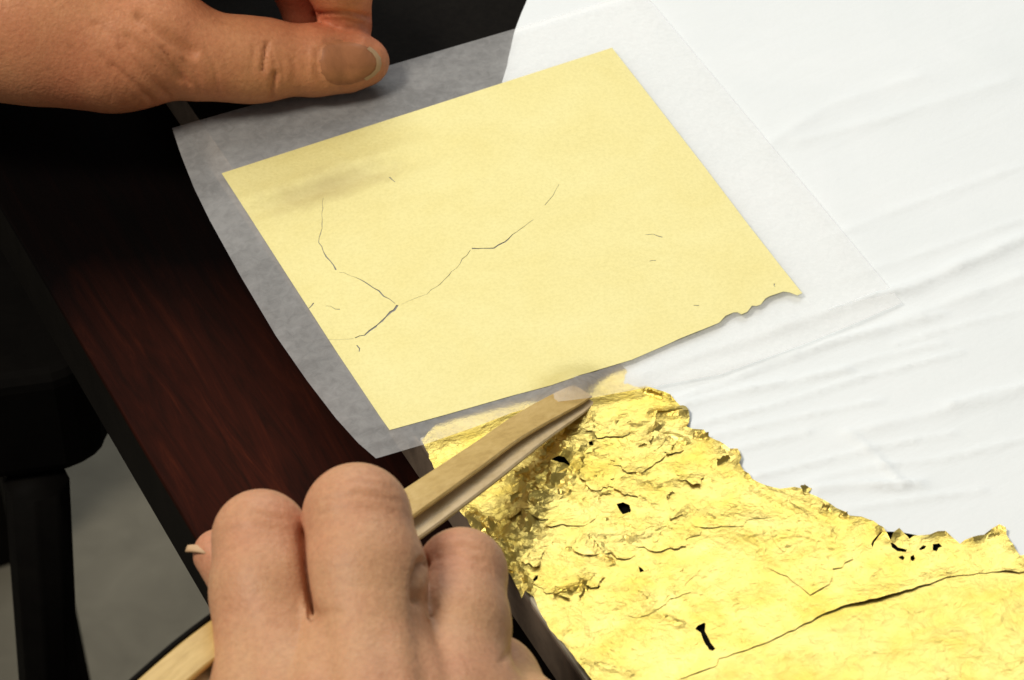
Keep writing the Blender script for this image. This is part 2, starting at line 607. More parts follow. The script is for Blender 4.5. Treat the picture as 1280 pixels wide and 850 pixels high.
paper_px = [(668, -40), (660, -5), (652, 14), (643, 38), (634, 80), (622, 120), (612, 200), (690, 400), (765, 470),
            (790, 496), (830, 512), (850, 540), (880, 560), (910, 585), (935, 612), (985, 626), (1040, 655), (1070, 662), (1095, 660), (1106, 663.5), (1125, 664), (1150, 668.5), (1185, 672), (1200, 679), (1215, 683), (1245, 676), (1260, 690), (1290, 714), (1500, 800), (1560, -300), (700, -300)]
pp = rough_poly(px(paper_px, 1.0), 3.0, 0.05, 3)
xy, tri = sheet(pp, [], 1.0, seed=4)
pxy = pix(np.column_stack([xy, np.full(len(xy), 1.0)]))
z = 0.7 + 0.35 * gnoise(xy[:, 0] / 40, xy[:, 1] / 40, 5) + 0.12 * gnoise(xy[:, 0] / 14, xy[:, 1] / 14, 6)
# soft creases of the sheet: line, height, width
for line, amp, wid in [
        ([(800, 470), (900, 436), (985, 405), (1060, 382), (1140, 362), (1280, 300)], 0.85, 2.3),
        ([(851, 506), (915, 490), (977, 478), (1060, 462)], 0.6, 1.3),
        ([(865, 470), (960, 448), (1100, 410), (1280, 345)], 0.5, 2.6),
        ([(915, 562), (960, 551), (1010, 540)], 0.45, 1.2),
        ([(1020, 611), (1070, 606), (1120, 608), (1150, 604)], 0.9, 1.8),
        ([(1060, 540), (1095, 570), (1130, 606)], 0.5, 1.0),
        ([(1060, 542), (1150, 520), (1280, 488)], 0.5, 2.6),
        ([(1190, 505), (1240, 490), (1300, 478)], 0.6, 1.4),
        ([(845, 498), (930, 468), (1040, 428), (1180, 392)], 0.45, 1.1),
        ([(868, 530), (960, 508), (1080, 470), (1200, 440)], 0.42, 1.0),
        ([(890, 545), (990, 522), (1100, 500)], 0.38, .9),
        ([(940, 596), (1010, 580), (1090, 560), (1190, 540)], 0.42, 1.0),
        ([(1000, 604), (1080, 585), (1180, 572), (1290, 545)], 0.36, 1.1),
        ([(1060, 636), (1130, 625), (1230, 612)], 0.34, 1.0),
        ([(900, 440), (1010, 402), (1150, 350), (1290, 290)], 0.40, 1.4),
        ([(1050, 350), (1150, 318), (1290, 270)], 0.30, 1.3),
        ([(1010, 470), (1100, 445), (1180, 428)], 0.30, .8),
        ([(1120, 430), (1200, 405), (1290, 385)], 0.30, .9),
        ([(1030, 300), (1120, 262), (1280, 205)], 0.28, 1.6),
        ([(960, 180), (1040, 130), (1150, 95)], 0.4, 3.5),
        ([(1000, 175), (1100, 150), (1260, 100)], 0.35, 3.0)]:
    d = poly_dist(xy, px(line, 1.0))
    n = gnoise(xy[:, 0] / 9, xy[:, 1] / 9, 31)
    z += 1.5 * amp * np.exp(-np.abs(d / (0.75 * wid)) ** 1.2) * (0.85 + 0.6 * n)
# leave the sheet flat where the tissue lies on it
PAPER_Z = z
o = mesh_obj("white_paper", np.column_stack([xy, np.maximum(z, 0.15)]), tri, M_PAPER)
tag(o, "large softly creased sheet of white paper filling the right side of the block", "paper")

# ------------------------------------------------------------------ crumpled gold
LEFT_EDGE = [(764, 880), (739, 850), (725, 832), (712, 815), (698, 800), (688, 789), (676, 768), (667, 748), (657, 744), (652, 751), (645, 738), (637, 724), (627, 726), (620, 712), (608, 692), (590, 664), (571, 635), (555, 610), (542, 586), (531, 558), (527, 550)]
LIP = [(1302, 722), (1290, 717), (1240, 716), (1200, 720), (1170, 728), (1140, 739), (1110, 747), (1080, 755), (1060, 758), (1020, 774), (985, 791), (960, 804), (925, 816), (899, 824), (895, 834), (872, 842), (850, 850), (815, 866), (780, 900)]
main_px = GOLD_TOP + GOLD_TOP2 + LIP + LEFT_EDGE[0:] + [(545, 530), (620, 505), (700, 475)]
main = rough_poly(px(main_px), 1.3, 0.16, 8)
HOLES_PX = [
    [(771, 633), (779, 631), (787, 634), (789, 641), (784, 648), (779, 646), (775, 641)],
    [(690, 584), (699, 581), (706, 581), (713, 586), (712, 588), (699, 588)],
    [(798, 709), (803, 712), (812, 723), (809, 727), (803, 724), (800, 717)],
    [(869, 788), (872, 784), (880, 780), (882, 781), (881, 790), (887, 801), (894, 812), (892, 815), (886, 813), (880, 803), (876, 792)],
    [(742, 734), (746, 732), (751, 735), (748, 738)], [(736, 558), (741, 557), (742, 561), (737, 562)],
    [(666, 727), (669, 723), (673, 721), (672, 726), (668, 730)],
    [(1019, 681), (1022, 679), (1025, 681), (1022, 684)], [(1040, 680), (1043, 678), (1045, 680), (1042, 682)],
    [(1113, 680), (1117, 681), (1123, 686), (1134, 689), (1132, 692), (1122, 691), (1115, 686)],
    [(1123, 698), (1128, 696), (1131, 699), (1129, 702), (1124, 700)],
    [(1138, 697), (1142, 695), (1144, 700), (1141, 703), (1138, 701)],
    [(1148, 688), (1154, 683), (1158, 684), (1156, 687), (1151, 689)],
    [(1166, 681), (1174, 680), (1178, 684), (1173, 686), (1171, 690), (1166, 689)],
    [(1089, 682), (1091, 677), (1096, 672), (1101, 669), (1103, 670), (1098, 673), (1093, 679), (1091, 686)],
    [(1199, 676), (1203, 675), (1205, 678), (1201, 680)],
    [(742, 545), (745, 546), (744, 549), (741, 548)],
]
holes = [rough_poly(px(h), 0.8, 0.05, 20 + i) for i, h in enumerate(HOLES_PX[:-2])]
xy, tri = sheet(main, holes, 0.7, 0.48, seed=9)
pxy = pix(np.column_stack([xy, np.full(len(xy), 1.0)]))
X, Y = xy[:, 0], xy[:, 1]


def blob(cx, cy, sx, sy, rot=0.0):
    a = math.radians(rot)
    dx, dy = pxy[:, 0] - cx, pxy[:, 1] - cy
    u = dx * math.cos(a) + dy * math.sin(a); w = -dx * math.sin(a) + dy * math.cos(a)
    return np.exp(-(u / sx) ** 2 - (w / sy) ** 2)


crumple = 0.24 + 0.24 * blob(690, 610, 130, 110) + 0.2 * blob(840, 560, 130, 70) + 0.10 * blob(720, 740, 120, 80)
band = blob(668, 625, 34, 120, 28)
crumple = np.clip(crumple, 0, 1.25) + 0.9 * band
wx = X + 2.2 * gnoise(X / 9, Y / 9, 41); wy = Y + 2.2 * gnoise(X / 9, Y / 9, 42)
z = 1.0 + 0.35 * gnoise(X / 26, Y / 26, 1)
patch = np.clip(gnoise(X / 13, Y / 13, 47) * 2.2 + 0.3, 0, 1)
z += crumple * (0.9 * ridge(wx / 15, wy / 15, 2) + (0.15 + 0.55 * patch) * (0.55 * ridge(wx / 6.5, wy / 6.5, 3) ** 2 + 0.3 * ridge(wx / 3.1, wy / 3.1, 4)) + 0.10 * gnoise(wx / 1.7, wy / 1.7, 45))
z += 0.05 * gnoise(X / 2.2, Y / 2.2, 46)
z += band * (0.9 * ridge(wx / 4.2, wy / 4.2, 81) + 0.5 * ridge(wx / 2.4, wy / 2.4, 82) - 0.5)
for line, amp, wid in [
        ([(590, 650), (612, 680), (632, 708), (650, 742)], 2.0, 0.9),
        ([(607, 656), (628, 686), (650, 720), (660, 742)], 1.5, 0.7),
        ([(575, 632), (592, 645), (612, 660)], 1.0, 0.8),
        ([(625, 690), (648, 655), (690, 605), (715, 555)], 0.9, 2.0),
        ([(640, 700), (668, 640), (650, 600)], 1.1, 1.4),
        ([(800, 742), (812, 757), (830, 772), (852, 783)], 0.55, 0.6),
        ([(735, 672), (748, 690), (765, 706)], 0.8, 0.7),
        ([(700, 742), (728, 735), (740, 722)], 1.2, 0.8),
        ([(755, 676), (800, 672), (835, 660), (860, 640)], 0.6, 0.9),
        ([(940, 612), (985, 632), (1020, 655), (1040, 672)], 0.5, 1.0),
        ([(950, 610), (1000, 628), (1035, 645)], 0.45, 0.8),
        ([(1155, 725), (1180, 718), (1220, 714), (1270, 718)], 0.5, 0.9),
        ([(790, 555), (840, 548), (858, 555)], 0.8, 1.0),
        ([(820, 520), (838, 519), (858, 519)], 1.3, 0.8),
        ([(812, 548), (822, 538), (824, 532)], 1.0, 0.7),
        ([(690, 800), (740, 830), (790, 845)], 0.35, 1.2),
        ([(780, 602), (820, 612), (870, 600)], 0.5, 1.0)]:
    d = poly_dist(xy, px(line))
    n = gnoise(X / 4, Y / 4, 33)
    z += amp * np.exp(-np.abs(d / wid) ** 1.2) * (0.8 + 0.7 * n)
z += 0.7 * blob(945, 660, 75, 22, 5)
# short sharp creases scattered over the foil
cr = np.random.default_rng(5)
for k in range(70):
    u, v = (cr.normal(735, 85), cr.normal(600, 70)) if k < 50 else (cr.uniform(680, 1150), cr.uniform(640, 800))
    an = cr.uniform(-0.9, 0.9) + (0 if k % 3 else 1.2)
    ln_ = cr.uniform(6, 20)
    c0 = (u - ln_ * math.cos(an), v + ln_ * math.sin(an)); c2 = (u + ln_ * math.cos(an + .4), v - ln_ * math.sin(an + .4))
    d = poly_dist(xy, px([c0, (u, v), c2]))
    z += cr.uniform(.12, .45) * (1 if k < 50 else .35) * np.exp(-np.abs(d / cr.uniform(.3, .5)) ** 1.2)
# raised torn lip along the lower boundary
lip_d = poly_dist(xy, px(LIP[2:14]))
lift = np.clip(np.interp(pxy[:, 0], [890, 900, 950, 1000, 1060, 1100, 1140, 1175, 1230], [0, .05, .08, .15, .4, .6, .35, .1, .05]), 0, 3)
z += 0.6 * lift * np.exp(-(lip_d / 4.0) ** 1.2)
ee = np.exp(-(lip_d / 2.2) ** 2) * (pxy[:, 0] < 1260)
z = z * (1 - ee) + (1.12 + lift) * ee
# lifted torn bits along the far boundary
top_d = poly_dist(xy, px(GOLD_TOP[2:] + GOLD_TOP2))
z += np.exp(-(top_d / 1.6) ** 1.4) * (0.25 + 1.6 * np.clip(gnoise(X / 5.0, Y / 5.0, 71), -.2, 1))
# calm where tissue lies on it
TISSUE_EDGE = [(470, 573), (535, 554), (590, 535), (640, 516), (690, 503), (740, 497), (800, 486)]
under = np.interp(pxy[:, 0], [p[0] for p in TISSUE_EDGE], [p[1] for p in TISSUE_EDGE])
calm = np.clip((pxy[:, 1] - under) / 14.0, 0, 1)
calm[pxy[:, 0] > 805] = 1
z = np.where(calm < 1, (0.75 + 0.25 * gnoise(X / 5, Y / 5, 77)) * (1 - calm) + z * calm, z)
z = np.maximum(z, 0.12)
z += np.random.default_rng(3).normal(0, 0.018, len(z)) * (0.6 + crumple)
o = mesh_obj("crumpled_gold_sheet", np.column_stack([xy, z]), tri, M_GOLD, smooth=False)
tag(o, "crumpled shiny gold foil with torn holes on the block under the tweezers tip", "gold foil")
crumpled = o
GZ_XY, GZ_Z = xy, z

# smoother gold sheet below it, lower right
low_px = [(818, 960), (775, 897), (805, 876), (880, 822), (950, 775), (1060, 728), (1140, 708), (1290, 694), (1306, 724), (1330, 760), (1400, 860), (1420, 960)]
low = rough_poly(px(low_px, 0.3), 1.5, 0.1, 12)
xy, tri = sheet(low, [], 0.9, seed=13)
X, Y = xy[:, 0], xy[:, 1]
pl = pix(np.column_stack([xy, np.full(len(xy), .5)]))
lipv = np.interp(pl[:, 0], [p[0] for p in LIP[::-1]], [p[1] for p in LIP[::-1]])
wx = X + 2 * gnoise(X / 12, Y / 12, 51); wy = Y + 2 * gnoise(X / 12, Y / 12, 52)
zz = np.interp(pl[:, 1] - lipv, [-45, -6, 0, 40, 120], [0.2, 0.85, 1.0, 1.05, 1.2])
zz += np.clip((pl[:, 1] - lipv) / 30.0, 0, 1) * (0.3 * gnoise(X / 22, Y / 22, 53) + 0.4 * ridge(wx / 14, wy / 14, 54) + 0.10 * ridge(wx / 5, wy / 5, 55) + 0.04 * gnoise(X / 2, Y / 2, 56))
o = mesh_obj("smooth_gold_sheet", np.column_stack([xy, np.maximum(zz + np.random.default_rng(8).normal(0, .018, len(zz)), 0.06)]), tri, M_GOLD2, smooth=False)
tag(o, "smoother gold sheet tucked under the torn lip at the lower right corner", "gold foil")


def gz(p):
    i = np.argmin(((GZ_XY - p[:2]) ** 2).sum(1))
    return GZ_Z[i]


def flap(u, v, length, depth, yaw, curl, lift=0.3, seed=0):
    """small torn tongue of foil curling up from the sheet; concave side faces the worker"""
    r = np.random.default_rng(seed)
    c = P(u, v, 1.5)
    c[2] = gz(c) + lift - 0.4
    a = math.radians(yaw)
    ax, ay = np.array([math.cos(a), math.sin(a), 0]), np.array([-math.sin(a), math.cos(a), 0])
    nu, nv = 9, 8
    vs, fs = [], []
    for j in range(nv):
        t = j / (nv - 1)
        th = math.radians(curl * .72) * t
        rad = depth / max(0.2, math.radians(abs(curl)))
        y, zz = rad * math.sin(th), rad * (1 - math.cos(th)) * (1 if curl > 0 else -1)
        for i in range(nu):
            s = i / (nu - 1) - 0.5
            wdt = length * (1 - 0.35 * t * (1 + 0.6 * math.sin(seed))) * s
            q = c + ax * (wdt + r.normal(0, .06)) + ay * (y + r.normal(0, .06) + (0.25 * r.normal() if j == nv - 1 else 0)) + np.array([0, 0, zz + r.normal(0, .06)])
            vs.append(q)
    for j in range(nv - 1):
        for i in range(nu - 1):
            fs.append((j * nu + i, j * nu + i + 1, (j + 1) * nu + i + 1, (j + 1) * nu + i))
    return mesh_obj("torn_flap", vs, fs, M_GOLD, crumpled)


def scrap(u, v, r, yaw, lift_, seed, lobes=11):
    """torn patch of leaf lying loosely on the foil, one side lifted"""
    g_ = np.random.default_rng(seed)
    c = P(u, v, 1.5)[:2]
    ring = []
    st = g_.uniform(.45, 1.0)
    for i in range(lobes * 3):
        an = 2 * math.pi * i / (lobes * 3)
        rr = r * (1 + 0.22 * math.sin(2 * an + seed) + 0.16 * math.sin(5 * an + 2 * seed) + g_.normal(0, .07))
        x_, y_ = rr * math.cos(an), rr * st * math.sin(an)
        a_ = math.radians(yaw)
        ring.append(c + np.array([x_ * math.cos(a_) - y_ * math.sin(a_), x_ * math.sin(a_) + y_ * math.cos(a_)]))
    ring = np.array(ring)
    qxy, qt = sheet(ring, [], 0.75, 0.45, seed=seed)
    base_ = np.array([GZ_Z[np.argsort(((GZ_XY - p) ** 2).sum(1))[:12]].mean() for p in qxy])
    la = math.radians(yaw) + g_.uniform(-2.4, -0.7)
    sl = (qxy - c) @ np.array([math.cos(la), math.sin(la)]) / r
    zq = base_ + 0.10 + 0.6 * lift_ * np.clip(sl + 0.1, 0, 1.3) ** 1.8 + g_.normal(0, 0.03, len(qxy))
    return mesh_obj("foil_scrap", np.column_stack([qxy, zq]), qt, M_GOLD, crumpled, smooth=False)


for k, f in enumerate([
        (705, 640, 7, 20, .5), (748, 598, 4.5, -30, .5), (800, 565, 6.5, 10, .4), (770, 672, 8, -20, .3), (838, 668, 5, 15, .35), (690, 735, 3.5, -30, .6),
        (862, 592, 3.2, -20, .6), (760, 532, 5.5, 30, .35), (740, 722, 3, 30, .6), (910, 640, 7, -25, .2), (665, 690, 4, 80, .8), (655, 635, 4, 50, .8),
        (785, 612, 2.4, 0, .6), (838, 560, 2.6, 45, .6), (1010, 690, 9, 5, .15), (820, 735, 9, 15, .15)]):
    scrap(*f, seed=k + 60)
for k, f in enumerate([
        (815, 497, 5.5, 2.6, -32, 115), (838, 521, 6.5, 2.4, 4, 130), (875, 553, 4.0, 3.4, -10, 95), (908, 578, 4.0, 2.6, 32, 120),
        (1011, 614, 2.4, 2.6, 50, 80), (1032, 641, 2.8, 2.6, -8, 100), (1054, 647, 2.4, 2.2, -14, 105), (820, 553, 2.6, 1.8, 60, 100),
        (705, 745, 4.5, 1.8, 10, 120), (733, 742, 4.0, 1.6, 62, 90), (760, 702, 3.4, 1.6, -40, 110), (845, 560, 2.6, 1.5, 70, 100),
        (805, 560, 2.8, 1.6, 15, 100), (757, 622, 3.2, 1.2, 10, 80), (848, 650, 3.5, 1.5, 25, 90), (840, 620, 2.5, 1.3, 40, 100),
        (663, 668, 5.0, 2.6, 55, 100), (635, 690, 4.0, 2.2, 70, 90), (648, 628, 4.2, 2.2, 40, 110), (690, 560, 3.6, 1.8, 48, 110),
        (655, 600, 3.6, 2.0, 20, 110), (672, 615, 3.6, 1.8, 60, 110), (683, 588, 3.0, 1.6, 5, 110), (1245, 672, 4.0, 2.0, 10, 60)]):
    flap(*f, seed=k + 3)

# ------------------------------------------------------------------ tissue and gold leaf
tis_px = [(215, 160), (227, 196), (243, 236), (262, 275), (300, 344), (345, 420), (384, 476), (420, 523), (448, 554), (470, 573)] + TISSUE_EDGE[1:] + [(900, 468), (1000, 432), (1060, 408), (1128, 378), (1100, 345), (960, 176), (828, 18), (803, -12), (640, 37), (520, 72), (400, 107)]
TIP_LINE = np.array([P(722, 491, 2.6)[:2], P(640, 540, 8)[:2]])


def tissue_z(xy):
    pq = pix(np.column_stack([xy, np.full(len(xy), 2.0)]))
    x, y = xy[:, 0], xy[:, 1]
    z = 2.0 + 0.22 * gnoise(x / 30, y / 30, 61) + 0.05 * gnoise(x / 9, y / 9, 62)
    # sag over the block's left edge
    s = (xy - blk_a) @ bn
    z -= 0.05 * np.clip(-s, 0, 40) ** 1.35
    # soft fold near the upper left corner
    f = px([(300, 258), (350, 243), (420, 214), (480, 199)], 2.0)
    d0 = np.asarray(f[0]); d1 = np.asarray(f[-1]); dd = (d1 - d0) / np.linalg.norm(d1 - d0)
    nn = np.array([-dd[1], dd[0]])
    sd = (xy - d0) @ nn
    al = (xy - d0) @ dd / np.linalg.norm(d1 - d0)
    win = np.exp(-((al - 0.5) / 0.75) ** 4)
    z += win * (0.55 * np.exp(-((sd - 1.5) / 3.2) ** 2) - 0.45 * np.exp(-((sd + 3.5) / 3.0) ** 2))
    # lifted over the tip of the tweezers
    d = poly_dist(xy, TIP_LINE)
    z += 4.3 * np.exp(-(d / 6.0) ** 2)
    d = poly_dist(xy, px([(437, 118), (480, 90)], 2))
    z -= 0.9 * np.exp(-(d / 8) ** 2)
    return z


def px_tis(points):
    """points seen on the tissue's own curved surface"""
    out_ = []
    for u, v in points:
        zt = 2.2
        for _ in range(8):
            zt = 0.5 * zt + 0.5 * float(tissue_z(P(u, v, zt)[None, :2])[0])
        out_.append(P(u, v, zt)[:2])
    return out_


dense_px = []
for i in range(len(tis_px)):
    a_, b_ = np.array(tis_px[i], float), np.array(tis_px[(i + 1) % len(tis_px)], float)
    kk = max(1, int(np.linalg.norm(b_ - a_) / 14))
    dense_px += [tuple(a_ + (b_ - a_) * j / kk) for j in range(kk)]
tis = np.array(px_tis(dense_px))
xy, tri = sheet(tis, [], 1.2, seed=16)
# straight edge towards the camera: the pale cut edge of the tissue
o = mesh_obj("tissue_sheet", np.column_stack([xy, tissue_z(xy)]), tri, M_TISSUE)
tag(o, "translucent square tissue paper carrying the flat gold leaf, held by the upper hand", "tissue paper")

LEAF_PX = [(277, 217), (765, 60), (790, 92), (880, 208), (945, 294), (1000, 364), (1003, 367), (997, 370), (987, 366), (979, 365), (972, 368), (962, 371), (957, 374), (951, 381), (946, 383), (940, 383), (934, 391), (927, 394), (922, 391), (917, 391), (907, 396), (899, 404), (880, 412), (850, 424), (820, 437), (790, 450), (750, 462), (690, 482), (640, 495), (560, 518), (487, 538), (477, 524), (420, 439), (360, 346), (310, 268)]


def slit(line, w0, z=2.2):
    """thin tapering tear around a polyline"""
    pts = np.array(px_tis(line))
    n = len(pts)
    l, r = [], []
    for i in range(n):
        a, b = pts[max(0, i - 1)], pts[min(n - 1, i + 1)]
        d = (b - a) / np.linalg.norm(b - a); nn = np.array([-d[1], d[0]])
        w = w0[i] * 0.5
        l.append(pts[i] + nn * w); r.append(pts[i] - nn * w)
    return np.array(l + r[::-1])


def fine(line, widths, seed):
    r = np.random.default_rng(seed)
    out, ww = [], []
    for i in range(len(line) - 1):
        a, b = np.array(line[i], float), np.array(line[i + 1], float)
        k = max(2, int(np.linalg.norm(b - a) / 6))
        for j in range(k):
            t = j / k
            q = a + (b - a) * t
            if i or j:
                q = q + r.normal(0, 0.7, 2)
            out.append(tuple(q)); ww.append(widths[i] + (widths[i + 1] - widths[i]) * t)
    out.append(line[-1]); ww.append(widths[-1])
    ww = np.maximum(np.array(ww) * r.uniform(0.55, 1.45, len(ww)) * 0.9, 0.05)
    return out, ww


tears = []
for k, (ln, wd_) in enumerate([
        ([(404, 248), (402, 280), (399, 304), (408, 322), (420, 338)], [.08, .14, .16, .24, .30]),
        ([(424, 341), (445, 347), (462, 356), (480, 370), (494, 380)], [.08, .14, .24, .26, .14]),
        ([(497, 382), (483, 396), (468, 410), (456, 419), (444, 423)], [.55, .50, .45, .50, .30]),
        ([(502, 381), (535, 368), (556, 350), (575, 330), (588, 313)], [.07, .10, .12, .14, .12]),
        ([(590, 311), (616, 311), (631, 303), (645, 290), (667, 275)], [.34, .34, .30, .16, .09]),
        ([(681, 257), (690, 245), (699, 231)], [.13, .12, .08]),
        ([(386, 386), (392, 379)], [.35, .25]), ([(407, 383), (425, 387)], [.12, .2]),
        ([(446, 432), (449, 440)], [.45, .25]), ([(487, 222), (494, 228)], [.3, .15]),
        ([(806, 294), (816, 293), (828, 297)], [.10, .2, .25]), ([(812, 327), (820, 326)], [.15, .15]),
        ([(968, 355), (969, 359)], [.3, .2]), ([(867, 382), (874, 382)], [.25, .2]), ([(410, 425), (442, 424)], [.08, .10])]):
    l2, w2 = fine(ln, wd_, 100 + k)
    tears.append(slit(l2, w2))
leaf_dense = []
for i in range(len(LEAF_PX)):
    a_, b_ = np.array(LEAF_PX[i], float), np.array(LEAF_PX[(i + 1) % len(LEAF_PX)], float)
    kk = max(1, int(np.linalg.norm(b_ - a_) / 12))
    leaf_dense += [tuple(a_ + (b_ - a_) * j / kk) for j in range(kk)]
leaf = rough_poly(px_tis(leaf_dense), 2.0, 0.03, 18)
xy, tri = sheet(leaf, tears, 1.4, seed=19)
zz = tissue_z(xy) + 0.11
dl = np.full(len(xy), 9.0)
for t in tears[:6]:
    dl = np.minimum(dl, poly_dist(xy, t))
zz += 0.03 * np.exp(-(dl / 0.7) ** 2)
ld_ = poly_dist(xy, px(LEAF_PX[4:24], 2.2))
zz += 0.25 * np.exp(-(ld_ / 1.2) ** 2) * np.clip(0.4 + gnoise(xy[:, 0] / 3, xy[:, 1] / 3, 91), 0, 1)
o = mesh_obj("gold_leaf", np.column_stack([xy, zz]), tri, M_LEAF)
tag(o, "flat pale yellow gold leaf square with fine cracks lying on the tissue", "gold leaf")

# ------------------------------------------------------------------ bamboo tweezers
tw = empty("bamboo_tweezers", P(733, 494, 2))


def catmull(pts, n):
    pts = np.asarray(pts, float)
    p = np.vstack([2 * pts[0] - pts[1], pts, 2 * pts[-1] - pts[-2]])
    out = []
    for i in range(1, len(p) - 2):
        for j in range(n):
            t = j / n
            a, b, c, d = p[i - 1], p[i], p[i + 1], p[i + 2]
            out.append(0.5 * ((2 * b) + (-a + c) * t + (2 * a - 5 * b + 4 * c - d) * t * t + (-a + 3 * b - 3 * c + d) * t ** 3))
    out.append(p[-2])
    return np.array(out)


TW = catmull([P(728, 489, 2.6), P(655, 530, 10.5), P(590, 575, 20), P(512, 629, 28), P(390, 712, 36), P(268, 800, 41), P(205, 852, 43), P(110, 940, 45)], 8)
CTO = -FWD


def frame(i):
    a = TW[min(i + 1, len(TW) - 1)] - TW[max(i - 1, 0)]
    a /= np.linalg.norm(a)
    m = np.cross(a, CTO); m /= np.linalg.norm(m)
    if m @ UP < 0:
        m = -m
    n = CTO * math.cos(math.radians(24)) + m * math.sin(math.radians(24))
    n = n - a * (n @ a); n /= np.linalg.norm(n)
    w = np.cross(a, n)
    if w @ RIGHT > 0:
        w = -w
    return a, n, w


def strip(name, off, width, thick, material, rows, parent, edge_round=0.35):
    """bar swept along the tweezers' line; off, width, thick are functions of t"""
    vs, fs = [], []
    k = None
    for i in rows:
        t = i / (len(TW) - 1)
        a, n, w = frame(i)
        c = TW[i] + n * off(t)[0] + w * off(t)[1]
        hw, ht = width(t) / 2, thick(t) / 2
        e = min(edge_round, hw * .6, ht * .6)
        prof = [(-hw + e, -ht), (hw - e, -ht), (hw, -ht + e), (hw, ht - e), (hw - e, ht), (hw * .3, ht + .12 * ht), (-hw * .3, ht + .12 * ht), (-hw + e, ht), (-hw, ht - e), (-hw, -ht + e)]
        k = len(prof)
        vs += [c + w * p[0] + n * p[1] for p in prof]
    m = len(rows)
    for j in range(m - 1):
        for i in range(k):
            fs.append((j * k + i, j * k + (i + 1) % k, (j + 1) * k + (i + 1) % k, (j + 1) * k + i))
    fs.append(tuple(range(k))); fs.append(tuple(range(m * k - 1, (m - 1) * k - 1, -1)))
    o = mesh_obj(name, vs, fs, material, parent, smooth=False)
    bm = bmesh.new(); bm.from_mesh(o.data); bmesh.ops.recalc_face_normals(bm, faces=bm.faces); bm.to_mesh(o.data); bm.free()
    return o


gap = lambda t: float(np.interp(t, [0, .08, .3, .45, .7, 1], [1.1, 1.5, 2.4, 2.9, 3.2, 3.2]))
wid = lambda t: float(np.interp(t, [0, .03, .14, .3, .5, .7, 1], [5.2, 5.9, 6.3, 6.6, 6.9, 7.4, 7.6]))
thk = lambda t: float(np.interp(t, [0, .1, .5, 1], [0.6, 1.0, 1.4, 1.8]))
ALL = list(range(len(TW)))
strip("arm", lambda t: (0, 0), wid, thk, M_BAMBOO, ALL, tw)
strip("arm", lambda t: (-gap(t), float(np.interp(t, [0, .2, 1], [-1.4, -3.3, -3.6]))), lambda t: wid(t) * .94, thk, M_BAMBOO2, ALL, tw)
half = int(len(TW) * 0.60)
strip("edge_band", lambda t: (-0.1, wid(t) / 2 + 0.75), lambda t: 1.3, lambda t: 1.7, M_BLACK, list(range(half, len(TW))), tw, .3)
a, n, w = frame(len(TW) - 1)
endc = TW[-1]
vs = []
for s in (0, 1):
    for dw, dn in ((-3.6, -gap(1) + .92), (3.2, -gap(1) + .92), (3.2, -.92), (-3.6, -.92)):
        vs.append(endc + a * (12 * s) + w * dw + n * dn)
o = mesh_obj("spacer", vs, [(0, 1, 2, 3), (7, 6, 5, 4), (0, 4, 5, 1), (1, 5, 6, 2), (2, 6, 7, 3), (3, 7, 4, 0)], M_BAMBOO2, tw, smooth=False)
tag(tw, "long bamboo tweezers held by the lower hand, tip under the tissue edge", "tweezers")

# ------------------------------------------------------------------ hands


def sdf_cone(p, a, b, ra, rb):
    d = b - a
    t = np.clip(((p - a) @ d) / (d @ d), 0, 1)
    return np.linalg.norm(p - (a + t[..., None] * d), axis=-1) - (ra + (rb - ra) * t)


def smin(a, b, k):
    h = np.maximum(k - np.abs(a - b), 0) / k
    return np.minimum(a, b) - h * h * k * 0.25


def chain(p, pts, rad, k=3.0):
    f = None
    for i in range(len(pts) - 1):
        d = sdf_cone(p, np.asarray(pts[i]), np.asarray(pts[i + 1]), rad[i], rad[i + 1])
        f = d if f is None else smin(f, d, k)
    return f


def cleft(f, p, pts, wid_, deep, k):
    """narrow gap between two fingers, open towards the camera side, down to the finger axis"""
    g = None
    for i in range(len(pts) - 1):
        a, b = pts[i], pts[i + 1]
        d = b - a
        d2 = d - FWD * (d @ FWD)
        q = p - a
        t = np.clip((q @ d2) / (d2 @ d2), 0, 1)
        r = q - t[..., None] * d
        al = r @ FWD
        side = np.linalg.norm(r - al[..., None] * FWD, axis=-1) - (wid_[i] + (wid_[i + 1] - wid_[i]) * t)
        c = np.maximum(side, al - deep)
        g = c if g is None else np.minimum(g, c)
    return -smin(-f, g, k)


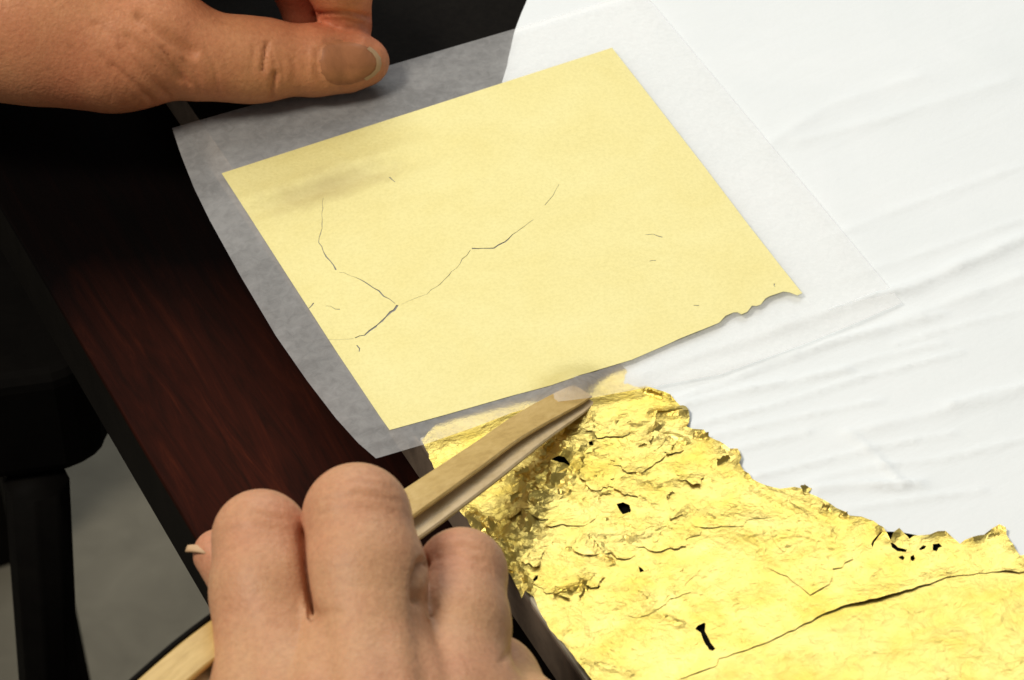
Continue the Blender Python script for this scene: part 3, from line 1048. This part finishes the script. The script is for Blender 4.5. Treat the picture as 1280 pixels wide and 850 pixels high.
def surface_nets(fn, lo, hi, h):
    lo = np.asarray(lo, float)
    n = np.ceil((np.asarray(hi) - lo) / h).astype(int) + 1
    xs = [lo[i] + h * np.arange(n[i]) for i in range(3)]
    F = np.empty(n, np.float32)
    bs = 16
    bi = np.array([(i, j, k) for i in range(0, n[0], bs) for j in range(0, n[1], bs) for k in range(0, n[2], bs)])
    fc = fn((lo + (bi + bs / 2) * h)[None].astype(np.float32))[0]
    rad = bs * h * 0.5 * 1.8 + 3.0            # blocks farther from the skin than this need no detail
    for (i, j, k), c in zip(bi, fc):
        sl = (slice(i, min(i + bs, n[0])), slice(j, min(j + bs, n[1])), slice(k, min(k + bs, n[2])))
        if abs(c) > rad:
            F[sl] = c
        else:
            g = np.stack(np.meshgrid(xs[0][sl[0]], xs[1][sl[1]], xs[2][sl[2]], indexing='ij'), -1).astype(np.float32)
            F[sl] = fn(g)
    ins = F < 0
    c = [ins[i:n[0] - 1 + i, j:n[1] - 1 + j, k:n[2] - 1 + k] for i in (0, 1) for j in (0, 1) for k in (0, 1)]
    s = sum(x.astype(np.int8) for x in c)
    act = (s > 0) & (s < 8)
    ids = -np.ones(act.shape, int)
    cells = np.argwhere(act)
    ids[act] = np.arange(len(cells))
    acc = np.zeros((len(cells), 3)); cnt = np.zeros(len(cells))
    for ax in range(3):
        for u in (0, 1):
            for w in (0, 1):
                o0 = np.zeros(3, int); o0[(ax + 1) % 3] = u; o0[(ax + 2) % 3] = w
                o1 = o0.copy(); o1[ax] = 1
                f0 = F[tuple((cells + o0).T)]; f1 = F[tuple((cells + o1).T)]
                k = (f0 < 0) != (f1 < 0)
                t = np.where(k, f0 / np.where(k, f0 - f1, 1), 0)
                q = o0[None, :] + t[:, None] * (o1 - o0)[None, :]
                acc[k] += q[k]; cnt[k] += 1
    V = lo + (cells + acc / cnt[:, None]) * h
    faces = []
    for ax in range(3):
        a1, a2 = (ax + 1) % 3, (ax + 2) % 3
        sl0 = [slice(None)] * 3; sl1 = [slice(None)] * 3
        sl0[ax] = slice(0, -1); sl1[ax] = slice(1, None)
        A, Bq = ins[tuple(sl0)], ins[tuple(sl1)]
        e = np.argwhere(A != Bq)
        ok = (e[:, a1] > 0) & (e[:, a2] > 0) & (e[:, a1] < n[a1] - 1) & (e[:, a2] < n[a2] - 1)
        e = e[ok]
        flip = A[tuple(e.T)]
        d1 = np.zeros(3, int); d1[a1] = 1
        d2 = np.zeros(3, int); d2[a2] = 1
        q = np.stack([ids[tuple((e - d1 - d2).T)], ids[tuple((e - d2).T)], ids[tuple(e.T)], ids[tuple((e - d1).T)]], -1)
        q[~flip] = q[~flip][:, ::-1]
        faces.append(q)
    return V, np.vstack(faces)


def vnormals(V, Fq):
    nrm = np.cross(V[Fq[:, 2]] - V[Fq[:, 0]], V[Fq[:, 3]] - V[Fq[:, 1]])
    out = np.zeros_like(V)
    for k in range(4):
        np.add.at(out, Fq[:, k], nrm)
    return out / np.maximum(np.linalg.norm(out, axis=1, keepdims=True), 1e-9)


def smooth(V, Fq, it, f=0.5):
    e = np.vstack([Fq[:, [i, (i + 1) % 4]] for i in range(4)])
    for _ in range(it):
        acc = np.zeros_like(V); c = np.zeros(len(V))
        np.add.at(acc, e[:, 0], V[e[:, 1]]); np.add.at(c, e[:, 0], 1)
        V = V + f * (acc / np.maximum(c, 1)[:, None] - V)
    return V


def wrinkle(V, Fq, lines, sgn=-1):
    """press fine creases (drawn where the photograph shows them) into the facing skin"""
    nn = vnormals(V, Fq)
    q = pix(V)
    facing = (nn @ (-FWD)) > 0.05
    dz = np.zeros(len(V))
    for ln, dep, wid_ in lines:
        d = poly_dist(q, ln)
        dz += np.where(facing, -dep * np.exp(-(d / wid_) ** 2), 0)
    return V + nn * dz[:, None]


def build_hand(name, fn, lo, hi, h, material, lines, flush, label, base, h_smooth=2):
    l1, h1 = np.asarray(lo) + 1.6 * h, np.asarray(hi) - 1.6 * h
    V, Fq = surface_nets(lambda p: np.maximum(fn(p), np.maximum(l1 - p, p - h1).max(-1)), lo, hi, h)
    V = smooth(V, Fq, h_smooth)
    V = wrinkle(V, Fq, lines)
    root = empty(name, base)
    o = mesh_obj("skin", V, Fq, material, root)
    at = o.data.attributes.new("flush", 'FLOAT', 'POINT')
    fl = np.zeros(len(V))
    for c, r, s in flush:
        fl += s * np.exp(-(np.linalg.norm(V - c, axis=1) / r) ** 2)
    at.data.foreach_set('value', fl.astype(np.float32))
    tag(root, label, "hand")
    return root, o, V, Fq


# --- lower (right) hand, back towards the camera
iP, iM = P(326, 673, 47.5), P(350, 905, 33)
mP, mM = P(446, 647, 54), P(462, 905, 38)
rP, rM = P(577, 717, 36.5), P(560, 912, 32)
lP, lM = P(616, 852, 16), P(670, 938, 22)
wr = P(560, 1330, 24)
wrL, wrR = P(470, 1330, 22), P(650, 1330, 18)
i2 = iP + np.array([1, 6, -23.0]); i3 = i2 + np.array([2, -10, -11.0])
m2 = mP + np.array([1, 6, -26.0]); m3 = m2 + np.array([0, -12, -11.0])
r2 = rP + np.array([-3, 3, -20.0]); r3 = r2 + np.array([-3, -13, -5.0])
l2 = lP + np.array([-6, -2, -14.0]); l3 = l2 + np.array([-6, -12, 0.0])
tC, tM_, tI, tT = P(470, 1160, 12), P(430, 950, 12), P(338, 765, 25), P(273, 693, 29)


def right_hand(p):
    idx = chain(p, [iM, iM + (iP - iM) * .72, iP, i2, i3], [12.4, 10.5, 8.9, 8.2, 7.2], 3)
    mid = chain(p, [mM, mM + (mP - mM) * .72 + np.array([.8, 0, 0]), mP, m2, m3], [12.8, 11.5, 9.9, 9.0, 7.5], 3)
    rng_ = chain(p, [rM, rM + (rP - rM) * .66, rP, r2, r3], [11.2, 10.0, 8.4, 8.0, 7.0], 3)
    lit = chain(p, [lM, lP, l2, l3], [10.5, 8.5, 7.3, 6.2], 4)
    thb = chain(p, [tC, tM_, tI, tT], [14, 12, 8.5, 5.2], 4)
    fing = smin(smin(idx, mid, 0.3), smin(rng_, lit, 1.5), .4)
    back = chain(p, [iM, wrL], [12.5, 15], 3)
    back = smin(back, chain(p, [mM, wr], [12.8, 16], 3), 12)
    back = smin(back, chain(p, [rM, wr + np.array([10, 0, -2])], [12.0, 15], 3), 12)
    back = smin(back, chain(p, [lM, wrR], [11.0, 14], 3), 12)
    back = smin(back, chain(p, [wr, wr + np.array([8, -70, -6])], [18, 21], 3), 12)
    # skin webs between the fingers
    w1 = (iM * .62 + iP * .38) * .5 + (mM * .62 + mP * .38) * .5 + np.array([0, 0, -3.5])
    w2 = (mM * .68 + mP * .32) * .5 + (rM * .68 + rP * .32) * .5 + np.array([0, 0, -3])
    w3 = (rM * .6 + rP * .4) * .5 + (lM * .8 + lP * .2) * .5 + np.array([0, 0, -3])
    web = chain(p, [w1, (iM + mM) / 2], [5.5, 10], 3)
    web = np.minimum(web, chain(p, [w2, (mM + rM) / 2], [5.5, 10], 3))
    web = np.minimum(web, chain(p, [w3, (rM + lM) / 2], [5.5, 10], 3))
    back = smin(back, web, 6)
    f = smin(fing, back, 8)
    f = smin(f, thb, 1.5)
    f = cleft(f, p, [P(378, 664, 50), P(382, 700, 48), P(387, 735, 46), P(394, 767, 44)], [.3, .5, .55, .45], -.3, 1.6)
    # slight bulges over the knuckle heads and tendons
    f = smin(f, chain(p, [mM + np.array([0, 3, 1.5]), mM + np.array([3, -40, 3])], [10.5, 12], 3), 8)
    return f


allp = np.array([iP, mP, rP, lP, i2, m2, r2, l2, i3, m3, r3, l3, tT, tI, tM_, iM, lM])
lo = allp.min(0) - 22; hi = allp.max(0) + 22
lo[1] = wr[1] - 40; hi[0] = max(hi[0], wrR[0] + 20)
hi[0] += 22; lo[0] -= 5
lo[2] -= 12; hi[2] += 2
lines = [
    ([(524, 748), (520, 735), (521, 718), (528, 704)], 1.2, 6), ([(522, 724), (530, 706), (545, 696), (572, 690)], 0.5, 4),
    ([(526, 702), (548, 686), (580, 682), (596, 688)], 0.35, 4),
    ([(395, 768), (410, 764), (424, 766)], 0.3, 4),
    ([(522, 744), (530, 754)], 0.4, 4),
    ([(402, 642), (440, 635), (492, 641)], 0.16, 4), ([(405, 625), (450, 617), (497, 626)], 0.22, 4), ([(410, 609), (450, 600), (490, 610)], 0.2, 3.5), ([(420, 633), (455, 627), (480, 633)], 0.12, 3), ([(418, 595), (450, 588), (480, 595)], 0.14, 3),
    ([(282, 665), (325, 657), (362, 666)], 0.16, 4), ([(287, 648), (322, 641), (355, 649)], 0.2, 3.5), ([(292, 634), (322, 628), (350, 635)], 0.14, 3),
    ([(548, 700), (575, 695), (605, 702)], 0.2, 4), ([(545, 712), (578, 707), (612, 715)], 0.12, 3.5),
    ([(396, 770), (404, 805), (412, 850)], 0.9, 16), ([(526, 754), (528, 800), (534, 850)], 0.8, 15), ([(300, 770), (312, 850)], 0.3, 16),
    ([(640, 812), (628, 826)], 0.4, 4), ([(475, 800), (488, 850)], 0.25, 12), ([(380, 800), (400, 850)], 0.3, 12), ([(555, 800), (565, 850)], 0.25, 12),
]
flush = [(iP, 13, .35), (mP, 14, .35), (rP, 12, .35), (tT, 9, .55), ((iM + iP) / 2 + np.array([-4, 0, 0]), 10, .25), (mM, 16, .25), (rM, 14, .3), ((rP + mP) / 2, 8, .25)]
hand_r, sk, V, Fq = build_hand("hand", right_hand, lo, hi, 0.76, M_SKIN_R, lines, flush, "bare hand at the bottom gripping the bamboo tweezers, knuckles towards the camera", P(470, 800, -14))

# little finger-nail tip of the thumb past the index finger
nc = P(246, 686, 31.5)
ad = P(225, 681, 31.5) - P(262, 694, 30); ad /= np.linalg.norm(ad)
wdir = np.cross(ad, UP); wdir /= np.linalg.norm(wdir)
ndir = np.cross(wdir, ad)
if ndir @ UP < 0:
    ndir = -ndir
vs, fs = [], []
for j in range(7):
    t = j / 6
    for i in range(9):
        s = i / 8 * 2 - 1
        hw = 2.6 * (1 - 0.75 * t ** 2)
        vs.append(nc + ad * (-2.6 + 4.6 * t) + wdir * hw * s + ndir * (1.3 - 1.3 * s * s - 1.2 * t * t))
for j in range(6):
    for i in range(8):
        fs.append((j * 9 + i, j * 9 + i + 1, (j + 1) * 9 + i + 1, (j + 1) * 9 + i))
o = mesh_obj("thumb_nail", vs, fs, M_NAIL2, hand_r)
sm = o.modifiers.new("thick", 'SOLIDIFY'); sm.thickness = 0.5 * MM

# --- upper (left) hand, thumb lying on the tissue
aT, aI, aM, aC = P(446, 76, 9.0), P(335, 74, 12.5), P(180, 58, 20), P(20, 30, 24)
bM, bP, bD, bT = P(120, -70, 36), P(330, -95, 40), P(425, -28, 27), P(432, 34, 13)
cM, cP, cD, cT = P(110, -150, 34), P(290, -130, 36), P(372, -40, 22), P(384, 10, 12)
dM, dP = P(60, -220, 26), P(235, -170, 22)
eW, eW2 = P(-190, -60, 26), P(-180, -160, 22)


def left_hand(p):
    thb = chain(p, [aC, aM, aI + np.array([-4, 0, 0]), aI + (aT - aI) * .55, aT, P(463, 78, 8.2)], [14, 12.2, 8.9, 7.6, 6.2, 3.6], 5)
    thb = smin(thb, chain(p, [P(250, 74, 16), aI], [9.4, 8.9], 3), 3)
    idx = chain(p, [bM, bP, bD, bT], [11, 9.2, 7.4, 6.3], 4)
    mid = chain(p, [cM, cP, cD, cT], [11, 9.4, 7.6, 6.5], 4)
    rg = chain(p, [dM, dP, dP + np.array([8, 8, -16])], [10, 8.6, 7], 4)
    palm = chain(p, [bM, eW], [12, 14], 3)
    palm = smin(palm, chain(p, [cM, eW2], [12, 14], 3), 10)
    palm = smin(palm, chain(p, [dM, eW2], [11, 13], 3), 10)
    palm = smin(palm, chain(p, [eW, aC], [14, 14], 3), 14)
    # thenar and web from thumb to index
    palm = smin(palm, chain(p, [P(60, 62, 20), P(130, 72, 18)], [12.5, 12], 3), 8)
    palm = smin(palm, chain(p, [P(-60, 30, 24), P(90, -20, 30)], [17, 14], 3), 12)
    palm = smin(palm, chain(p, [P(215, 22, 24), P(110, -50, 32)], [5, 11], 3), 10)
    f = smin(palm, thb, 9)
    f = smin(f, smin(smin(idx, mid, .4), rg, 1.0), .5)
    return f


allp = np.array([aT, aI, aM, aC, bM, bP, bD, bT, cM, cP, cD, cT, dM, dP])
lo = allp.min(0) - 20; hi = allp.max(0) + 18
lo[0] = eW[0] - 12
lo[2] = -8
lines = [
    ([(334, 54), (331, 70), (329, 88)], 0.97, 2.6), ([(345, 92), (342, 106), (339, 120)], 0.97, 2.8), ([(337, 60), (345, 75), (343, 95)], 0.32, 3),
    ([(318, 60), (314, 90)], 0.32, 3), ([(352, 70), (354, 96)], 0.30, 3), ([(368, 74), (368, 100)], 0.26, 3), ([(384, 62), (382, 88)], 0.22, 3), ([(395, 84), (398, 100)], 0.32, 3),
    ([(408, 52), (430, 47), (450, 49)], 0.65, 2.5), ([(397, 62), (396, 90), (404, 106)], 0.54, 2.5),
    ([(175, 22), (210, 48), (240, 66)], 1.08, 7), ([(160, 45), (200, 78), (225, 100)], 0.65, 5), ([(150, 60), (185, 95), (210, 120)], 0.54, 4), ([(140, 82), (170, 108), (190, 126)], 0.54, 4),
    ([(185, 40), (215, 75), (235, 105)], 0.47, 3.5), ([(205, 60), (226, 90), (236, 115)], 0.43, 3), ([(128, 70), (150, 100), (170, 125)], 0.43, 3.5), ([(120, 30), (160, 60)], 0.32, 5),
    ([(230, 75), (245, 95), (250, 115)], 0.43, 3), ([(258, 60), (270, 90), (272, 116)], 0.32, 3.5), ([(90, 60), (120, 95), (140, 125)], 0.32, 4),
    ([(395, 18), (430, 17), (462, 21)], 1.08, 3), ([(400, 26), (430, 25), (455, 30)], 0.43, 2.5),
]
flush = [(P(200, 100, 14), 14, .35), (P(90, 100, 14), 16, .45), (bT, 10, .5), (cT, 12, .9), (cD, 14, .6), (bD, 12, .5), (aT, 9, .15), (P(230, 5, 24), 7, .6)]
hand_l, sk, V, Fq = build_hand("hand", left_hand, lo, hi, 0.72, M_SKIN_L, lines, flush, "bare tan hand at the top left pressing its thumb on the tissue edge", P(100, 60, -14))

bvh = BVHTree.FromPolygons([Vector(p) for p in V], [tuple(int(i) for i in f) for f in Fq])
# thumb nail laid on the finger end
out = [(400, 62), (397, 76), (398, 92), (406, 103), (420, 108), (440, 107), (458, 101), (470, 93), (477, 83), (477, 72), (470, 63), (458, 56), (440, 50), (420, 49), (407, 53)]
cen = np.array([437.0, 79.0])
rings = 7
dense = []
for i in range(len(out)):
    a, b = np.array(out[i], float), np.array(out[(i + 1) % len(out)], float)
    for j in range(3):
        dense.append(a + (b - a) * j / 3)
m = len(dense)
vs, fs = [], []


def on_skin(q, lift_):
    d = FWD * FPX + RIGHT * (q[0] - 640) - UP * (q[1] - 425)
    d /= np.linalg.norm(d)
    h, nn, _, _ = bvh.ray_cast(Vector(CAM), Vector(d))
    if h is None:
        c = (np.asarray(q) - cen) * 0.97 + cen
        return on_skin(c, lift_)
    return np.array(h) + np.array(nn) * lift_


for k in range(rings, 0, -1):
    s = k / rings
    lf = 0.34 * (1 - max(0, (s - 0.6) / 0.4) ** 2) - 0.10 * (s > .99)
    for q in dense:
        vs.append(on_skin(cen + (q - cen) * s, lf))
vs.append(on_skin(cen, 0.42))
for k in range(rings - 1):
    for i in range(m):
        fs.append((k * m + i, k * m + (i + 1) % m, (k + 1) * m + (i + 1) % m, (k + 1) * m + i))
for i in range(m):
    fs.append(((rings - 1) * m + i, (rings - 1) * m + (i + 1) % m, len(vs) - 1))
o = mesh_obj("thumb_nail", vs, fs, M_NAIL, hand_l)
tag(o, label="brown stained thumb nail")
# pale free edge of the nail
vs, fs = [], []
edge_o = [(462, 58), (470, 64), (476, 72), (477, 80), (475, 88), (468, 95), (458, 101)]
for q in edge_o:
    q = np.array(q, float)
    for s_, lf in ((1.0, .04), (.94, .20), (.88, .33), (.82, .33)):
        vs.append(on_skin(cen + (q - cen) * s_, lf))
for i in range(len(edge_o) - 1):
    for j in range(3):
        fs.append((i * 4 + j, i * 4 + j + 1, (i + 1) * 4 + j + 1, (i + 1) * 4 + j))
mesh_obj("nail_edge", vs, fs, M_NAIL2, o)
